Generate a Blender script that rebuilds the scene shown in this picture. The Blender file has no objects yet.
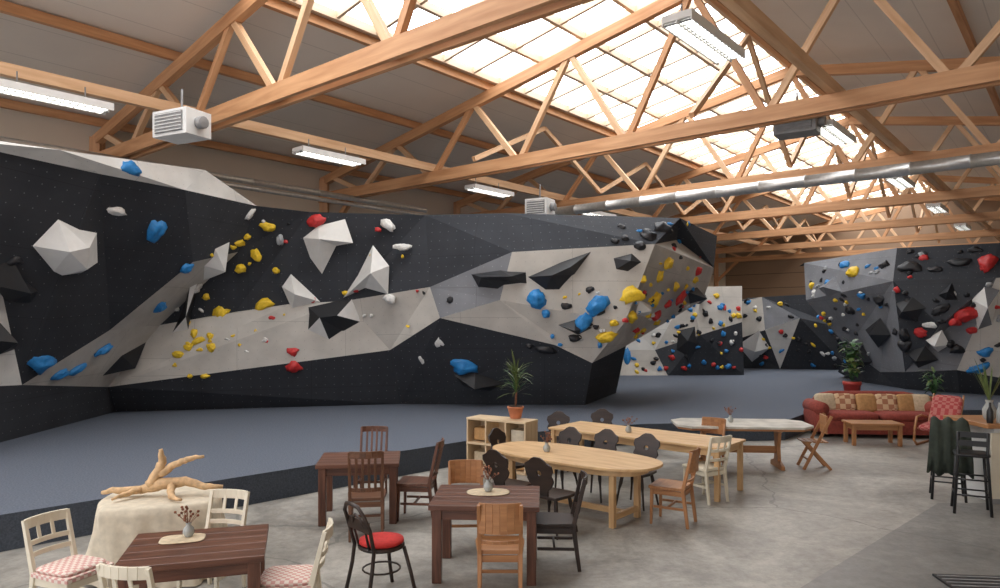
import bpy, math, random
from mathutils import Vector, Matrix, noise
from mathutils.bvhtree import BVHTree
from mathutils.geometry import tessellate_polygon
random.seed(7)
# ---- survey frame: measured bearings (px) -> metric world coordinates; eye height 2.5 m ----
F=700.0; H=2.5; HY=320.0
L=Vector((.6445,.7646,0)); T=Vector((-.7645,.6447,0))   # building length / truss axes
ZA=Vector((0,0,1))
def B(u,t,z): return L*u+T*t+Vector((0,0,z))
def P(px,py,d): return Vector(((px-500)/F*d, d, H-(py-HY)/F*d))
def PZ(px,py,z):
    d=(H-z)*F/(py-HY); return P(px,py,d)

# ------------------------------------------------------------------ materials
def newmat(name):
    m=bpy.data.materials.new(name); m.use_nodes=True
    nt=m.node_tree; b=nt.nodes['Principled BSDF']; return m,nt,b
def plain(name,col,rough=.6,var=.12,scale=6,bump=0,metal=0):
    m,nt,b=newmat(name)
    b.inputs['Roughness'].default_value=rough; b.inputs['Metallic'].default_value=metal
    tc=nt.nodes.new('ShaderNodeTexCoord'); n=nt.nodes.new('ShaderNodeTexNoise')
    n.inputs['Scale'].default_value=scale; n.inputs['Detail'].default_value=4
    nt.links.new(tc.outputs['Object'],n.inputs['Vector'])
    r=nt.nodes.new('ShaderNodeValToRGB')
    r.color_ramp.elements[0].position=.3; r.color_ramp.elements[1].position=.7
    r.color_ramp.elements[0].color=[max(0,c*(1-var)) for c in col]+[1]
    r.color_ramp.elements[1].color=[min(1,c*(1+var)) for c in col]+[1]
    nt.links.new(n.outputs['Fac'],r.inputs['Fac']); nt.links.new(r.outputs['Color'],b.inputs['Base Color'])
    if bump:
        bp=nt.nodes.new('ShaderNodeBump'); bp.inputs['Strength'].default_value=bump; bp.inputs['Distance'].default_value=.02
        nt.links.new(n.outputs['Fac'],bp.inputs['Height']); nt.links.new(bp.outputs['Normal'],b.inputs['Normal'])
    return m
def wood(name,c1,c2,rough=.5,sx=1.2,sy=22):
    m,nt,b=newmat(name); b.inputs['Roughness'].default_value=rough
    uv=nt.nodes.new('ShaderNodeUVMap'); mp=nt.nodes.new('ShaderNodeMapping')
    mp.inputs['Scale'].default_value=(sx,sy,1)
    n=nt.nodes.new('ShaderNodeTexNoise'); n.inputs['Scale'].default_value=1; n.inputs['Detail'].default_value=5; n.inputs['Distortion'].default_value=.4
    nt.links.new(uv.outputs['UV'],mp.inputs['Vector']); nt.links.new(mp.outputs['Vector'],n.inputs['Vector'])
    r=nt.nodes.new('ShaderNodeValToRGB'); r.color_ramp.elements[0].position=.32; r.color_ramp.elements[1].position=.68
    r.color_ramp.elements[0].color=list(c1)+[1]; r.color_ramp.elements[1].color=list(c2)+[1]
    nt.links.new(n.outputs['Fac'],r.inputs['Fac']); nt.links.new(r.outputs['Color'],b.inputs['Base Color'])
    return m
def emit(name,col,s):
    m,nt,b=newmat(name); b.inputs['Base Color'].default_value=list(col)+[1]
    b.inputs['Emission Color'].default_value=list(col)+[1]; b.inputs['Emission Strength'].default_value=s
    return m
def math_node(nt,op,a,bv=None):
    n=nt.nodes.new('ShaderNodeMath'); n.operation=op
    if hasattr(a,'links'): nt.links.new(a,n.inputs[0])
    else: n.inputs[0].default_value=a
    if bv is not None:
        if hasattr(bv,'links'): nt.links.new(bv,n.inputs[1])
        else: n.inputs[1].default_value=bv
    return n.outputs[0]
def panelmat(name,col,dot,pitch=.21,rad=.045,rough=.8):
    """plywood climbing panel with T-nut grid"""
    m,nt,b=newmat(name); b.inputs['Roughness'].default_value=rough; b.inputs['Specular IOR Level'].default_value=.25
    uv=nt.nodes.new('ShaderNodeUVMap'); sp=nt.nodes.new('ShaderNodeSeparateXYZ')
    nt.links.new(uv.outputs['UV'],sp.inputs[0])
    fx=math_node(nt,'SUBTRACT',math_node(nt,'FRACT',math_node(nt,'DIVIDE',sp.outputs[0],pitch)),.5)
    fy=math_node(nt,'SUBTRACT',math_node(nt,'FRACT',math_node(nt,'DIVIDE',sp.outputs[1],pitch)),.5)
    d=math_node(nt,'SQRT',math_node(nt,'ADD',math_node(nt,'MULTIPLY',fx,fx),math_node(nt,'MULTIPLY',fy,fy)))
    mask=math_node(nt,'LESS_THAN',d,rad)
    sx=math_node(nt,'LESS_THAN',math_node(nt,'FRACT',math_node(nt,'DIVIDE',sp.outputs[0],2.44)),.004)
    sy=math_node(nt,'LESS_THAN',math_node(nt,'FRACT',math_node(nt,'DIVIDE',sp.outputs[1],1.22)),.008)
    seam=math_node(nt,'MULTIPLY',math_node(nt,'MAXIMUM',sx,sy),.5)
    n=nt.nodes.new('ShaderNodeTexNoise'); n.inputs['Scale'].default_value=1.4; n.inputs['Detail'].default_value=6
    nt.links.new(uv.outputs['UV'],n.inputs['Vector'])
    r=nt.nodes.new('ShaderNodeValToRGB'); r.color_ramp.elements[0].position=.3; r.color_ramp.elements[1].position=.72
    r.color_ramp.elements[0].color=[c*.85 for c in col]+[1]; r.color_ramp.elements[1].color=[min(1,c*1.15) for c in col]+[1]
    nt.links.new(n.outputs['Fac'],r.inputs['Fac'])
    m1=nt.nodes.new('ShaderNodeMixRGB'); m1.inputs[2].default_value=list(dot)+[1]
    nt.links.new(mask,m1.inputs[0]); nt.links.new(r.outputs['Color'],m1.inputs[1])
    m2=nt.nodes.new('ShaderNodeMixRGB'); m2.inputs[2].default_value=[c*.4 for c in col]+[1]
    nt.links.new(seam,m2.inputs[0]); nt.links.new(m1.outputs[0],m2.inputs[1]); nt.links.new(m2.outputs[0],b.inputs['Base Color'])
    return m
def linemat(name,col,pitch,axis=1,dark=.55,wid=.03,rough=.6,var=.08):
    m,nt,b=newmat(name); b.inputs['Roughness'].default_value=rough
    uv=nt.nodes.new('ShaderNodeUVMap'); sp=nt.nodes.new('ShaderNodeSeparateXYZ'); nt.links.new(uv.outputs['UV'],sp.inputs[0])
    ln=math_node(nt,'LESS_THAN',math_node(nt,'FRACT',math_node(nt,'DIVIDE',sp.outputs[axis],pitch)),wid)
    n=nt.nodes.new('ShaderNodeTexNoise'); n.inputs['Scale'].default_value=.8; n.inputs['Detail'].default_value=5
    nt.links.new(uv.outputs['UV'],n.inputs['Vector'])
    r=nt.nodes.new('ShaderNodeValToRGB'); r.color_ramp.elements[0].color=[c*(1-var) for c in col]+[1]; r.color_ramp.elements[1].color=[min(1,c*(1+var)) for c in col]+[1]
    nt.links.new(n.outputs['Fac'],r.inputs['Fac'])
    mx=nt.nodes.new('ShaderNodeMixRGB'); mx.inputs[2].default_value=[c*dark for c in col]+[1]
    nt.links.new(ln,mx.inputs[0]); nt.links.new(r.outputs['Color'],mx.inputs[1]); nt.links.new(mx.outputs[0],b.inputs['Base Color'])
    return m
def checker(name,c1,c2,s):
    m,nt,b=newmat(name); b.inputs['Roughness'].default_value=.9
    tc=nt.nodes.new('ShaderNodeTexCoord'); c=nt.nodes.new('ShaderNodeTexChecker'); c.inputs['Scale'].default_value=s
    c.inputs['Color1'].default_value=list(c1)+[1]; c.inputs['Color2'].default_value=list(c2)+[1]
    nt.links.new(tc.outputs['Object'],c.inputs['Vector']); nt.links.new(c.outputs['Color'],b.inputs['Base Color']); return m
def concrete(name,ca,cb):
    m,nt,b=newmat(name)
    tc=nt.nodes.new('ShaderNodeTexCoord')
    n=nt.nodes.new('ShaderNodeTexNoise'); n.inputs['Scale'].default_value=.55; n.inputs['Detail'].default_value=10; n.inputs['Roughness'].default_value=.7; n.inputs['Distortion'].default_value=.9
    nt.links.new(tc.outputs['Object'],n.inputs['Vector'])
    r=nt.nodes.new('ShaderNodeValToRGB'); r.color_ramp.elements[0].position=.38; r.color_ramp.elements[1].position=.60
    r.color_ramp.elements[0].color=list(ca)+[1]; r.color_ramp.elements[1].color=list(cb)+[1]
    nt.links.new(n.outputs['Fac'],r.inputs['Fac'])
    n3=nt.nodes.new('ShaderNodeTexNoise'); n3.inputs['Scale'].default_value=7; n3.inputs['Detail'].default_value=8; n3.inputs['Roughness'].default_value=.8
    nt.links.new(tc.outputs['Object'],n3.inputs['Vector'])
    r3=nt.nodes.new('ShaderNodeValToRGB'); r3.color_ramp.elements[0].position=.35; r3.color_ramp.elements[1].position=.6
    r3.color_ramp.elements[0].color=(.66,.66,.65,1); r3.color_ramp.elements[1].color=(1,1,1,1)
    nt.links.new(n3.outputs['Fac'],r3.inputs['Fac'])
    mu=nt.nodes.new('ShaderNodeMixRGB'); mu.blend_type='MULTIPLY'; mu.inputs[0].default_value=1
    nt.links.new(r.outputs['Color'],mu.inputs[1]); nt.links.new(r3.outputs['Color'],mu.inputs[2])
    v=nt.nodes.new('ShaderNodeTexVoronoi'); v.feature='DISTANCE_TO_EDGE'; v.inputs['Scale'].default_value=.28
    n2=nt.nodes.new('ShaderNodeTexNoise'); n2.inputs['Scale'].default_value=1.5; n2.inputs['Detail'].default_value=6
    nt.links.new(tc.outputs['Object'],n2.inputs['Vector'])
    mv=nt.nodes.new('ShaderNodeMixRGB'); mv.inputs[0].default_value=.35
    nt.links.new(tc.outputs['Object'],mv.inputs[1]); nt.links.new(n2.outputs['Color'],mv.inputs[2]); nt.links.new(mv.outputs[0],v.inputs['Vector'])
    crack=math_node(nt,'MULTIPLY',math_node(nt,'LESS_THAN',v.outputs['Distance'],.003),.5)
    mx=nt.nodes.new('ShaderNodeMixRGB'); mx.inputs[2].default_value=(.10,.10,.09,1)
    nt.links.new(crack,mx.inputs[0]); nt.links.new(mu.outputs[0],mx.inputs[1]); nt.links.new(mx.outputs[0],b.inputs['Base Color'])
    nr=math_node(nt,'ADD',math_node(nt,'MULTIPLY',n.outputs['Fac'],.6),.15); nt.links.new(nr,b.inputs['Roughness'])
    return m

M={}
M['timber']=wood('glulam_timber',(.50,.245,.11),(.68,.38,.195),.55,.8,9)
M['timber2']=wood('pale_timber',(.62,.37,.20),(.80,.54,.33),.55,.8,9)
M['bar']=wood('skylight_bar_wood',(.60,.45,.31),(.72,.57,.42),.6,.8,9)
M['dark']=panelmat('panel_anthracite',(.036,.039,.046),(.16,.165,.175))
M['dark2']=panelmat('panel_slate',(.052,.056,.064),(.18,.185,.195))
M['grey']=panelmat('panel_light_grey',(.53,.50,.455),(.30,.29,.28),rad=.035)
M['midgrey']=panelmat('panel_mid_grey',(.20,.205,.22),(.38,.38,.38),rad=.04)
M['white']=panelmat('panel_white',(.68,.67,.64),(.45,.45,.45),rad=.03)
M['volw']=plain('volume_white',(.76,.75,.72),.6,.04)
M['volk']=plain('volume_black',(.016,.017,.020),.5,.1)
M['volb']=plain('volume_blue',(.05,.20,.42),.5,.05)
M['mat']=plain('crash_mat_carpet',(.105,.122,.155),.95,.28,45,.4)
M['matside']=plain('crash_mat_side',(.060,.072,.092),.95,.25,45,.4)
M['conc']=concrete('concrete_floor',(.23,.215,.19),(.46,.435,.39))
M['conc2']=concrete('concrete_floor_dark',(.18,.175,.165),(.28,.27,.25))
M['roof']=linemat('roof_panel',(.80,.75,.68),1.15,1,.8,.02)
M['wallp']=linemat('wall_panel_cream',(.76,.68,.57),.9,1,.5,.05)
M['walld']=linemat('wall_panel_brown',(.34,.23,.15),.9,1,.45,.05)
M['pane']=emit('skylight_opal_glass',(.90,.95,1.0),4.9)
M['tube']=emit('lamp_tube',(1.0,.99,.92),5.0)
M['metal']=plain('galvanised_steel',(.62,.62,.60),.35,.1,12,0,.7)
M['whitem']=plain('white_enamel',(.75,.75,.73),.4,.04)
M['greym']=plain('grey_plastic',(.25,.25,.25),.5)
M['black']=plain('black_paint',(.015,.015,.016),.4)
M['wdark']=wood('dark_walnut',(.07,.026,.015),(.175,.073,.042),.35,2,20)
M['wbrown']=wood('brown_oak',(.09,.038,.018),(.18,.08,.04),.4,2,20)
M['wblack']=wood('blackened_oak',(.018,.011,.009),(.042,.024,.017),.4,2,20)
M['worange']=wood('beech_orange',(.32,.14,.055),(.46,.22,.09),.4,2,20)
M['wlight']=wood('pine_light',(.52,.31,.145),(.70,.47,.24),.45,2,14)
M['wpale']=wood('birch_pale',(.60,.44,.27),(.72,.56,.36),.5,2,14)
M['cream']=plain('cream_paint',(.72,.66,.52),.45,.05)
M['marble']=plain('marbled_top',(.60,.57,.50),.3,.35,3)
M['red']=plain('red_fabric',(.55,.03,.025),.85,.12,30)
M['sofar']=plain('sofa_rust_fabric',(.26,.05,.035),.9,.2,20)
M['cush1']=checker('cushion_plaid',(.58,.40,.24),(.34,.15,.08),9)
M['cush2']=plain('cushion_ochre',(.48,.27,.11),.9,.15,20)
M['cush3']=plain('cushion_sand',(.58,.47,.32),.9,.15,20)
M['check']=checker('seat_red_check',(.62,.34,.30),(.74,.64,.56),30)
M['armred']=checker('armchair_red_weave',(.40,.06,.06),(.50,.18,.15),14)
M['linen']=plain('linen_cloth',(.60,.53,.41),.9,.12,14,.2)
M['drift']=plain('driftwood',(.58,.38,.20),.7,.25,18,.3)
M['terra']=plain('terracotta',(.55,.20,.10),.8,.15)
M['redpot']=plain('red_pot',(.40,.04,.03),.5)
M['leaf']=plain('leaf_green',(.035,.10,.025),.5,.4,9)
M['leaf2']=plain('leaf_olive',(.11,.15,.045),.5,.4,9)
M['dried']=plain('dried_flower',(.22,.09,.05),.9,.3,30)
M['glass']=plain('vase_glass',(.40,.42,.40),.15)
M['jacket']=plain('jacket_dark',(.035,.044,.032),.9,.25,12)
M['soil']=plain('soil',(.03,.02,.012),1)
for k,c in dict(hy=(.82,.55,.03),hb=(.02,.21,.52),hr=(.55,.03,.03),hw=(.72,.71,.68),hk=(.015,.015,.018),hg=(.35,.36,.37)).items():
    M[k]=plain('hold_'+k,c,.5,.12,20,.1)

# ------------------------------------------------------------------ mesh builder
class MB:
    def __init__(s): s.v=[];s.f=[];s.m=[];s.uv=[];s.sm=[];s.mats=[]
    def mi(s,k):
        if k not in s.mats: s.mats.append(k)
        return s.mats.index(k)
    def add(s,vs,fs,mat,sm=False,uvs=None):
        o=len(s.v); s.v+= [Vector(v) for v in vs]; mi=s.mi(mat)
        for i,f in enumerate(fs):
            s.f.append([o+j for j in f]); s.m.append(mi); s.sm.append(sm)
            if uvs: s.uv.append(uvs[i])
            else: s.uv.append([(vs[j][0],vs[j][1]+vs[j][2]) for j in f])
    def beam(s,a,b,w,h,mat,up=ZA,tw=1,th=1):
        a=Vector(a);b=Vector(b); d=(b-a); ln=d.length
        if ln<1e-6: return
        d/=ln
        if abs(d.dot(up))>.98: up=Vector((0,1,0))
        if abs(d.dot(up))>.98: up=Vector((1,0,0))
        x=d.cross(up).normalized(); y=x.cross(d).normalized()
        loc=[];vs=[]
        for e,(k1,k2) in ((0,(1,1)),(1,(tw,th))):
            for sx,sy in ((-1,-1),(1,-1),(1,1),(-1,1)):
                lx=sx*w/2*k1; ly=sy*h/2*k2
                vs.append(a+d*ln*e+x*lx+y*ly); loc.append((ln*e,lx,ly))
        fs=[(3,2,1,0),(4,5,6,7),(0,1,5,4),(1,2,6,5),(2,3,7,6),(3,0,4,7)]
        off=random.random()*20
        uvs=[]
        for i,f in enumerate(fs):
            if i<2: uvs.append([(off+loc[j][1]*.2,off+loc[j][2]) for j in f])
            else: uvs.append([(off+loc[j][0],off+loc[j][1]+loc[j][2]) for j in f])
        s.add(vs,fs,mat,False,uvs)
    def box(s,c,sz,mat,rz=0):
        c=Vector(c); R=Matrix.Rotation(rz,3,'Z')
        ax=max(range(3),key=lambda i:sz[i]); 
        if ax==0: e=R@Vector((sz[0]/2,0,0)); s.beam(c-e,c+e,sz[1],sz[2],mat)
        elif ax==1: e=R@Vector((0,sz[1]/2,0)); s.beam(c-e,c+e,sz[0],sz[2],mat)
        else:
            e=Vector((0,0,sz[2]/2)); s.beam(c-e,c+e,sz[0],sz[1],mat,up=R@Vector((0,1,0))) if rz else s.beam(c-e,c+e,sz[0],sz[1],mat)
    def tube(s,pts,r,mat,n=8,closed=False,flat=1):
        pts=[Vector(p) for p in pts]; m=len(pts)
        rs=r if isinstance(r,(list,tuple)) else [r]*m
        vs=[];ref=None
        for i,p in enumerate(pts):
            if closed: d=pts[(i+1)%m]-pts[i-1]
            else: d=pts[min(i+1,m-1)]-pts[max(i-1,0)]
            d.normalize()
            if ref is None:
                ref=Vector((0,0,1)) if abs(d.z)<.9 else Vector((1,0,0))
            x=d.cross(ref).normalized(); y=x.cross(d).normalized(); ref=y
            for k in range(n):
                a=2*math.pi*k/n; vs.append(p+x*math.cos(a)*rs[i]+y*math.sin(a)*rs[i]*flat)
        fs=[]
        for i in range(m if closed else m-1):
            for k in range(n):
                fs.append((i*n+k,i*n+(k+1)%n,((i+1)%m)*n+(k+1)%n,((i+1)%m)*n+k))
        if not closed:
            fs.append(tuple(range(n))[::-1]); fs.append(tuple((m-1)*n+k for k in range(n)))
        s.add(vs,fs,mat,True)
    def lathe(s,prof,c,mat,n=20,wav=0,nw=9,sx=1,sy=1):
        c=Vector(c);vs=[];m=len(prof)
        for i,(r,z) in enumerate(prof):
            for k in range(n):
                a=2*math.pi*k/n; rr=r*(1+wav*(i/m)*math.sin(a*nw))
                vs.append(c+Vector((rr*sx*math.cos(a),rr*sy*math.sin(a),z)))
        fs=[(i*n+k,i*n+(k+1)%n,(i+1)*n+(k+1)%n,(i+1)*n+k) for i in range(m-1) for k in range(n)]
        s.add(vs,fs,mat,True)
        s.add([vs[k] for k in range(n)],[tuple(range(n))[::-1]],mat); s.add([vs[(m-1)*n+k] for k in range(n)],[tuple(range(n))],mat)
    def prism(s,poly,d0,d1,mat,plane='xz'):
        n=len(poly)
        g=(lambda p,d:(p[0],d,p[1])) if plane=='xz' else (lambda p,d:(p[0],p[1],d))
        vs=[g(p,d0) for p in poly]+[g(p,d1) for p in poly]
        fs=[tuple(range(n)),tuple(range(2*n-1,n-1,-1))]+[(i,i+n,(i+1)%n+n,(i+1)%n) for i in range(n)]
        s.add(vs,fs,mat,False,[[(vs[j][0],vs[j][1]+vs[j][2]*.3) for j in f] for f in fs])
    def cushion(s,c,sz,mat,rx=0,rz=0,pw=.35):
        c=Vector(c); R=Matrix.Rotation(rz,3,'Z')@Matrix.Rotation(rx,3,'X'); vs=[];nu,nv=20,10
        sg=lambda x,p: math.copysign(abs(x)**p,x)
        for j in range(nv+1):
            ph=-math.pi/2+math.pi*j/nv
            for i in range(nu):
                th=2*math.pi*i/nu
                vs.append(c+R@Vector((sz[0]/2*sg(math.cos(th),pw)*sg(math.cos(ph),pw),sz[1]/2*sg(math.sin(th),pw)*sg(math.cos(ph),pw),sz[2]/2*sg(math.sin(ph),.8))))
        fs=[(j*nu+i,j*nu+(i+1)%nu,(j+1)*nu+(i+1)%nu,(j+1)*nu+i) for j in range(nv) for i in range(nu)]
        s.add(vs,fs,mat,True)
    def leaf(s,p,dirv,ln,w,droop,mat,seg=5):
        p=Vector(p);d=Vector(dirv).normalized(); side=d.cross(ZA)
        if side.length<.05: side=Vector((1,0,0))
        side.normalize(); vs=[]
        q=p.copy()
        for i in range(seg+1):
            k=i/seg; ww=w*math.sin(math.pi*min(1,.12+k*.88))*.5+.001
            vs+=[q-side*ww,q+side*ww]
            d=(d+Vector((0,0,-droop/seg))).normalized(); q=q+d*ln/seg
        s.add(vs,[(2*i,2*i+1,2*i+3,2*i+2) for i in range(seg)],mat,True)
    def obj(s,name,loc=(0,0,0),rz=0,bevel=0,parent=None):
        me=bpy.data.meshes.new(name); me.from_pydata([tuple(v) for v in s.v],[],s.f)
        for k in s.mats: me.materials.append(M[k])
        uvl=me.uv_layers.new(name='UVMap')
        for p,mi,sm,uv in zip(me.polygons,s.m,s.sm,s.uv):
            p.material_index=mi; p.use_smooth=sm
            for li,c in zip(p.loop_indices,uv): uvl.data[li].uv=(c[0],c[1])
        o=bpy.data.objects.new(name,me); bpy.context.scene.collection.objects.link(o)
        o.location=loc; o.rotation_euler=(0,0,rz)
        if parent: o.parent=parent
        if bevel:
            b=o.modifiers.new('bevel','BEVEL'); b.width=bevel; b.segments=2; b.limit_method='ANGLE'
        return o

# ------------------------------------------------------------------ room shell
U0,U1=-7,45; TL,TR,TM=18.5,-6.3,6.1
def zt(t): return 9.1-.185*abs(t-TM)
def quadm(name,c,mat,uvs=None):
    b=MB(); e1=(c[1]-c[0]).length; e2=(c[3]-c[0]).length
    b.add(c,[(0,1,2,3)],mat,False,[uvs or [(0,0),(e1,0),(e1,e2),(0,e2)]]); return b
def slab(name,c,mat,th=.15):
    b=quadm(name,c,mat); o=b.obj(name)
    m=o.modifiers.new('sol','SOLIDIFY'); m.thickness=th; m.offset=0; return o
fl=MB()
c=[B(U0,TR,0),B(U1,TR,0),B(U1,TL,0),B(U0,TL,0)]
fl.add(c,[(0,1,2,3)],'conc')
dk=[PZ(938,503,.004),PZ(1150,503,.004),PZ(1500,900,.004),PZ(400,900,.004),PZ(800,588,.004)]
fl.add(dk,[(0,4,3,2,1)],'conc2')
fl.obj('floor')
slab('wall_left',[B(U0,TL,0),B(U1,TL,0),B(U1,TL,7.3),B(U0,TL,7.3)],'wallp')
slab('wall_right',[B(U0,TR,0),B(U1,TR,0),B(U1,TR,7.3),B(U0,TR,7.3)],'wallp')
b=MB(); pts=[B(U1,TR,0),B(U1,TL,0),B(U1,TL,7.3),B(U1,TM,9.55),B(U1,TR,7.3)]
b.add(pts,[(0,1,2,3,4)],'walld',False,[[(TR,0),(TL,0),(TL,7.3),(TM,9.5),(TR,7.3)]]); b.obj('wall_far')
b=MB()
for t in (TR,-2,2.2,TM,10.2,14.4,TL): b.beam(B(U0,t,0),B(U0,t,6.6),.3,.3,'timber')
b.beam(B(U0,TR,6.9),B(U0,TL,6.9),.2,.7,'timber'); b.obj('wall_near')
RO=.42
def roofstrip(name,ta,tb,u0=U0,u1=U1):
    return slab(name,[B(u0,ta,zt(ta)+RO),B(u1,ta,zt(ta)+RO),B(u1,tb,zt(tb)+RO),B(u0,tb,zt(tb)+RO)],'roof',.1)
S0,S1=6.3,11.4
roofstrip('ceiling',S1,TL+.1); roofstrip('ceiling',TM,TR-.1); roofstrip('ceiling',TM,S0)
quadm('s',[B(U0,S0,zt(S0)+RO+.10),B(U1,S0,zt(S0)+RO+.10),B(U1,S1,zt(S1)+RO+.10),B(U0,S1,zt(S1)+RO+.10)],'pane').obj('window_1')
b=MB()
u=U0+.5
while u<U1:
    b.beam(B(u,S0,zt(S0)+RO-.02),B(u,S1,zt(S1)+RO-.02),.07,.15,'bar'); u+=1.0
for t in (S0,7.55,8.85,10.1,S1): b.beam(B(U0,t,zt(t)+RO-.03),B(U1,t,zt(t)+RO-.03),.10,.17,'bar')
b.obj('trim_1')
for t in (17.9,14.2,S1+.15,TM,2.0,-2.7,-5.6):
    b=MB(); b.beam(B(U0,t,zt(t)+.25),B(U1,t,zt(t)+.25),.12,.18,'timber'); b.obj('roof_purlin')
for t in (13.45,3.45):
    b=MB(); b.beam(B(U0,t,6.56),B(U1,t,6.56),.14,.20,'timber2'); b.obj('tie_beam')
# ------------------------------------------------------------------ trusses
def truss(u):
    b=MB(); zc=6.3
    for s in (-.12,.12):
        b.beam(B(u+s,TL-.1,zc),B(u+s,TR+.1,zc),.09,.29,'timber')
    for ta,tb in ((TL-.1,TM),(TM,TR+.1)):
        b.beam(B(u,ta,zt(ta)),B(u,tb,zt(tb)),.16,.25,'timber')
    tops=[TM+k*2.95 for k in range(5)]; bots=[TM+1.48+k*2.95 for k in range(4)]
    for sgn in (1,-1):
        R=lambda t: TM+sgn*(t-TM)
        for k in range(4):
            mt='timber2' if k%2 else 'timber'
            b.beam(B(u,R(tops[k]),zt(tops[k])),B(u,R(bots[k]),zc),.11,.13,mt)
            b.beam(B(u,R(bots[k]),zc),B(u,R(tops[k+1]),zt(tops[k+1])),.11,.13,'timber2')
    b.beam(B(u,TL-.15,4.9),B(u,TL-1.6,6.2),.14,.16,'timber')
    b.beam(B(u,TL-.18,0),B(u,TL-.18,6.9),.25,.25,'timber')
    b.obj('roof_truss')
us=[.9,6.65,13.2,19.2,25.2,31.2,37.2,43.2]
for u in us: truss(u)
for i in range(2,len(us)-1):
    ua,ub=us[i],us[i+1]
    for t in (TM,12.0,.2):
        b=MB(); um=(ua+ub)/2
        b.beam(B(ua,t,6.6),B(um,t,zt(t)),.10,.12,'timber2'); b.beam(B(ub,t,6.6),B(um,t,zt(t)),.10,.12,'timber2')
        b.obj('wind_brace')
# ------------------------------------------------------------------ lamps, ducts, heaters
def lamp(u,t,z):
    b=MB(); l=.85
    b.beam(B(u-l,t,z),B(u+l,t,z),.40,.09,'whitem')
    for s in (-.11,.11): b.beam(B(u-l+.06,t+s,z-.05),B(u+l-.06,t+s,z-.05),.15,.02,'tube')
    n=14
    for i in range(n+1):
        uu=u-l+.06+(2*l-.12)*i/n; b.beam(B(uu,t-.19,z-.06),B(uu,t+.19,z-.06),.010,.025,'greym')
    for s in (-.5,.5): b.tube([B(u+s,t+.1,z+.04),B(u+s,t+.1,z+.3)],.012,'greym',6)
    for s in (-.19,0,.19): b.beam(B(u-l,t+s,z-.06),B(u+l,t+s,z-.06),.02,.04,'whitem')
    b.obj('ceiling_lamp')
for u in (4.1,9.6,15.1,20.9,26.5): lamp(u,13.1,6.2)
for u in (8.75,14.8,21.1,27.0,33): lamp(u,3.85,6.2)
def duct(a,b_,r,name,rib=.5):
    b=MB(); a=Vector(a);e=Vector(b_); n=int((e-a).length/rib)
    pts=[];rs=[]
    for i in range(n+1):
        p=a.lerp(e,i/n)
        d=(e-a).normalized()*.012
        pts+=[p-d*2,p-d,p+d,p+d*2]; rs+=[r,r*1.08,r*1.08,r]
    b.tube(pts,rs,'metal',16); return b.obj(name)
duct(B(18.5,13.6,6.0),B(18.5,TR+.2,6.0),.15,'ventilation_duct',1.1)
duct(B(U0+.2,16.7,6.1),B(16,16.7,6.1),.085,'heating_pipe',2)
duct(B(U0+.2,16.4,5.86),B(16,16.4,5.86),.06,'heating_pipe',2)
def heater(p,rz,w=.9,mt='whitem'):
    b=MB(); b.box((0,0,0),(w,.5,.42),mt)
    b.box((0,-.26,0),(w*.8,.03,.32),'greym')
    for i in range(6): b.box((0,-.28,-.14+i*.055),(w*.78,.02,.016),mt)
    b.tube([(0,0,.2),(0,0,.6)],.02,'greym'); b.tube([(w/2,0,0),(w/2+.12,0,0)],.1,'greym',12)
    b.obj('fan_heater',p,rz,.01)
heater(P(182,126,11.5),-.45,.78)
heater(P(540,208,17.5),-.5,.6)
heater(P(797,124,13.2),-.6,.75,'greym')

# ------------------------------------------------------------------ climbing walls (faceted panels)
surf_v=[];surf_f=[];surf_w=[];walls=[]
def climb(name,V,facets,back=None):
    b=MB(); pos={k:P(*v) for k,v in V.items()}; wi=len(walls)
    for names,mat in facets:
        pts=[pos[n] for n in names]
        n=Vector((0,0,0))
        for i in range(len(pts)):
            a,c=pts[i],pts[(i+1)%len(pts)]; n+=a.cross(c)
        n.normalize()
        ux=ZA.cross(n); ux=ux.normalized() if ux.length>.1 else Vector((1,0,0)); uy=n.cross(ux)
        b.add(pts,[tuple(range(len(pts)))],mat,False,[[(p.dot(ux),p.dot(uy)) for p in pts]])
        o=len(surf_v); surf_v.extend(pts)
        for tri in tessellate_polygon([pts]): surf_f.append([o+i for i in tri]); surf_w.append(wi)
    if back:
        for row,off,mt in back:
            ps=[pos[n] for n in row]; qs=[p+Vector(off) for p in ps]
            for i in range(len(ps)-1): b.add([ps[i],ps[i+1],qs[i+1],qs[i]],[(0,1,2,3)],mt)
    o=b.obj(name); walls.append(o); return o
VM=dict(
 tp0=(-60,132,9.8),tp1=(60,150,11.0),tp2=(205,170,14.2),t3=(257,206,15.5),
 l0=(-60,138,9.6),l1=(0,152,10.4),l2=(100,174,11.9),l3=(185,190,13.5),
 m1=(193,262,14.7),m2=(110,330,14.1),m3=(22,385,12.4),k1=(108,387,15.5),kx=(-60,385,10.0),
 s0=(-60,240,9.9),s1=(0,283,11.3),e1=(160,325,15.9),e2=(238,252,15.8),
 b1=(115,412,16.0),b0=(0,443,12.0),b00=(-60,466,10.1),k0=(0,386,11.8),
 q1=(310,212,16.2),q2=(425,215,16.7),q3=(430,287,16.3),q4=(345,301,16.6),q5=(290,304,16.4),q6=(235,312,16.3),
 g1=(390,350,16.9),g2=(440,318,16.1),b2=(400,404,17.5),
 r1=(505,213,16.4),r2=(512,252,15.8),r3=(680,218,17.2),r4=(655,244,16.0),r5=(625,322,15.9),r6=(592,363,16.3),r7=(555,345,16.1),
 b3=(585,405,17.3),r8=(677,240,18.0),r9=(714,268,19.3),r10=(703,300,19.5),r11=(626,346,18.3),r12=(717,236,19.9),b4=(616,393,20.1),
 gg=(500,300,15.8))
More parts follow.
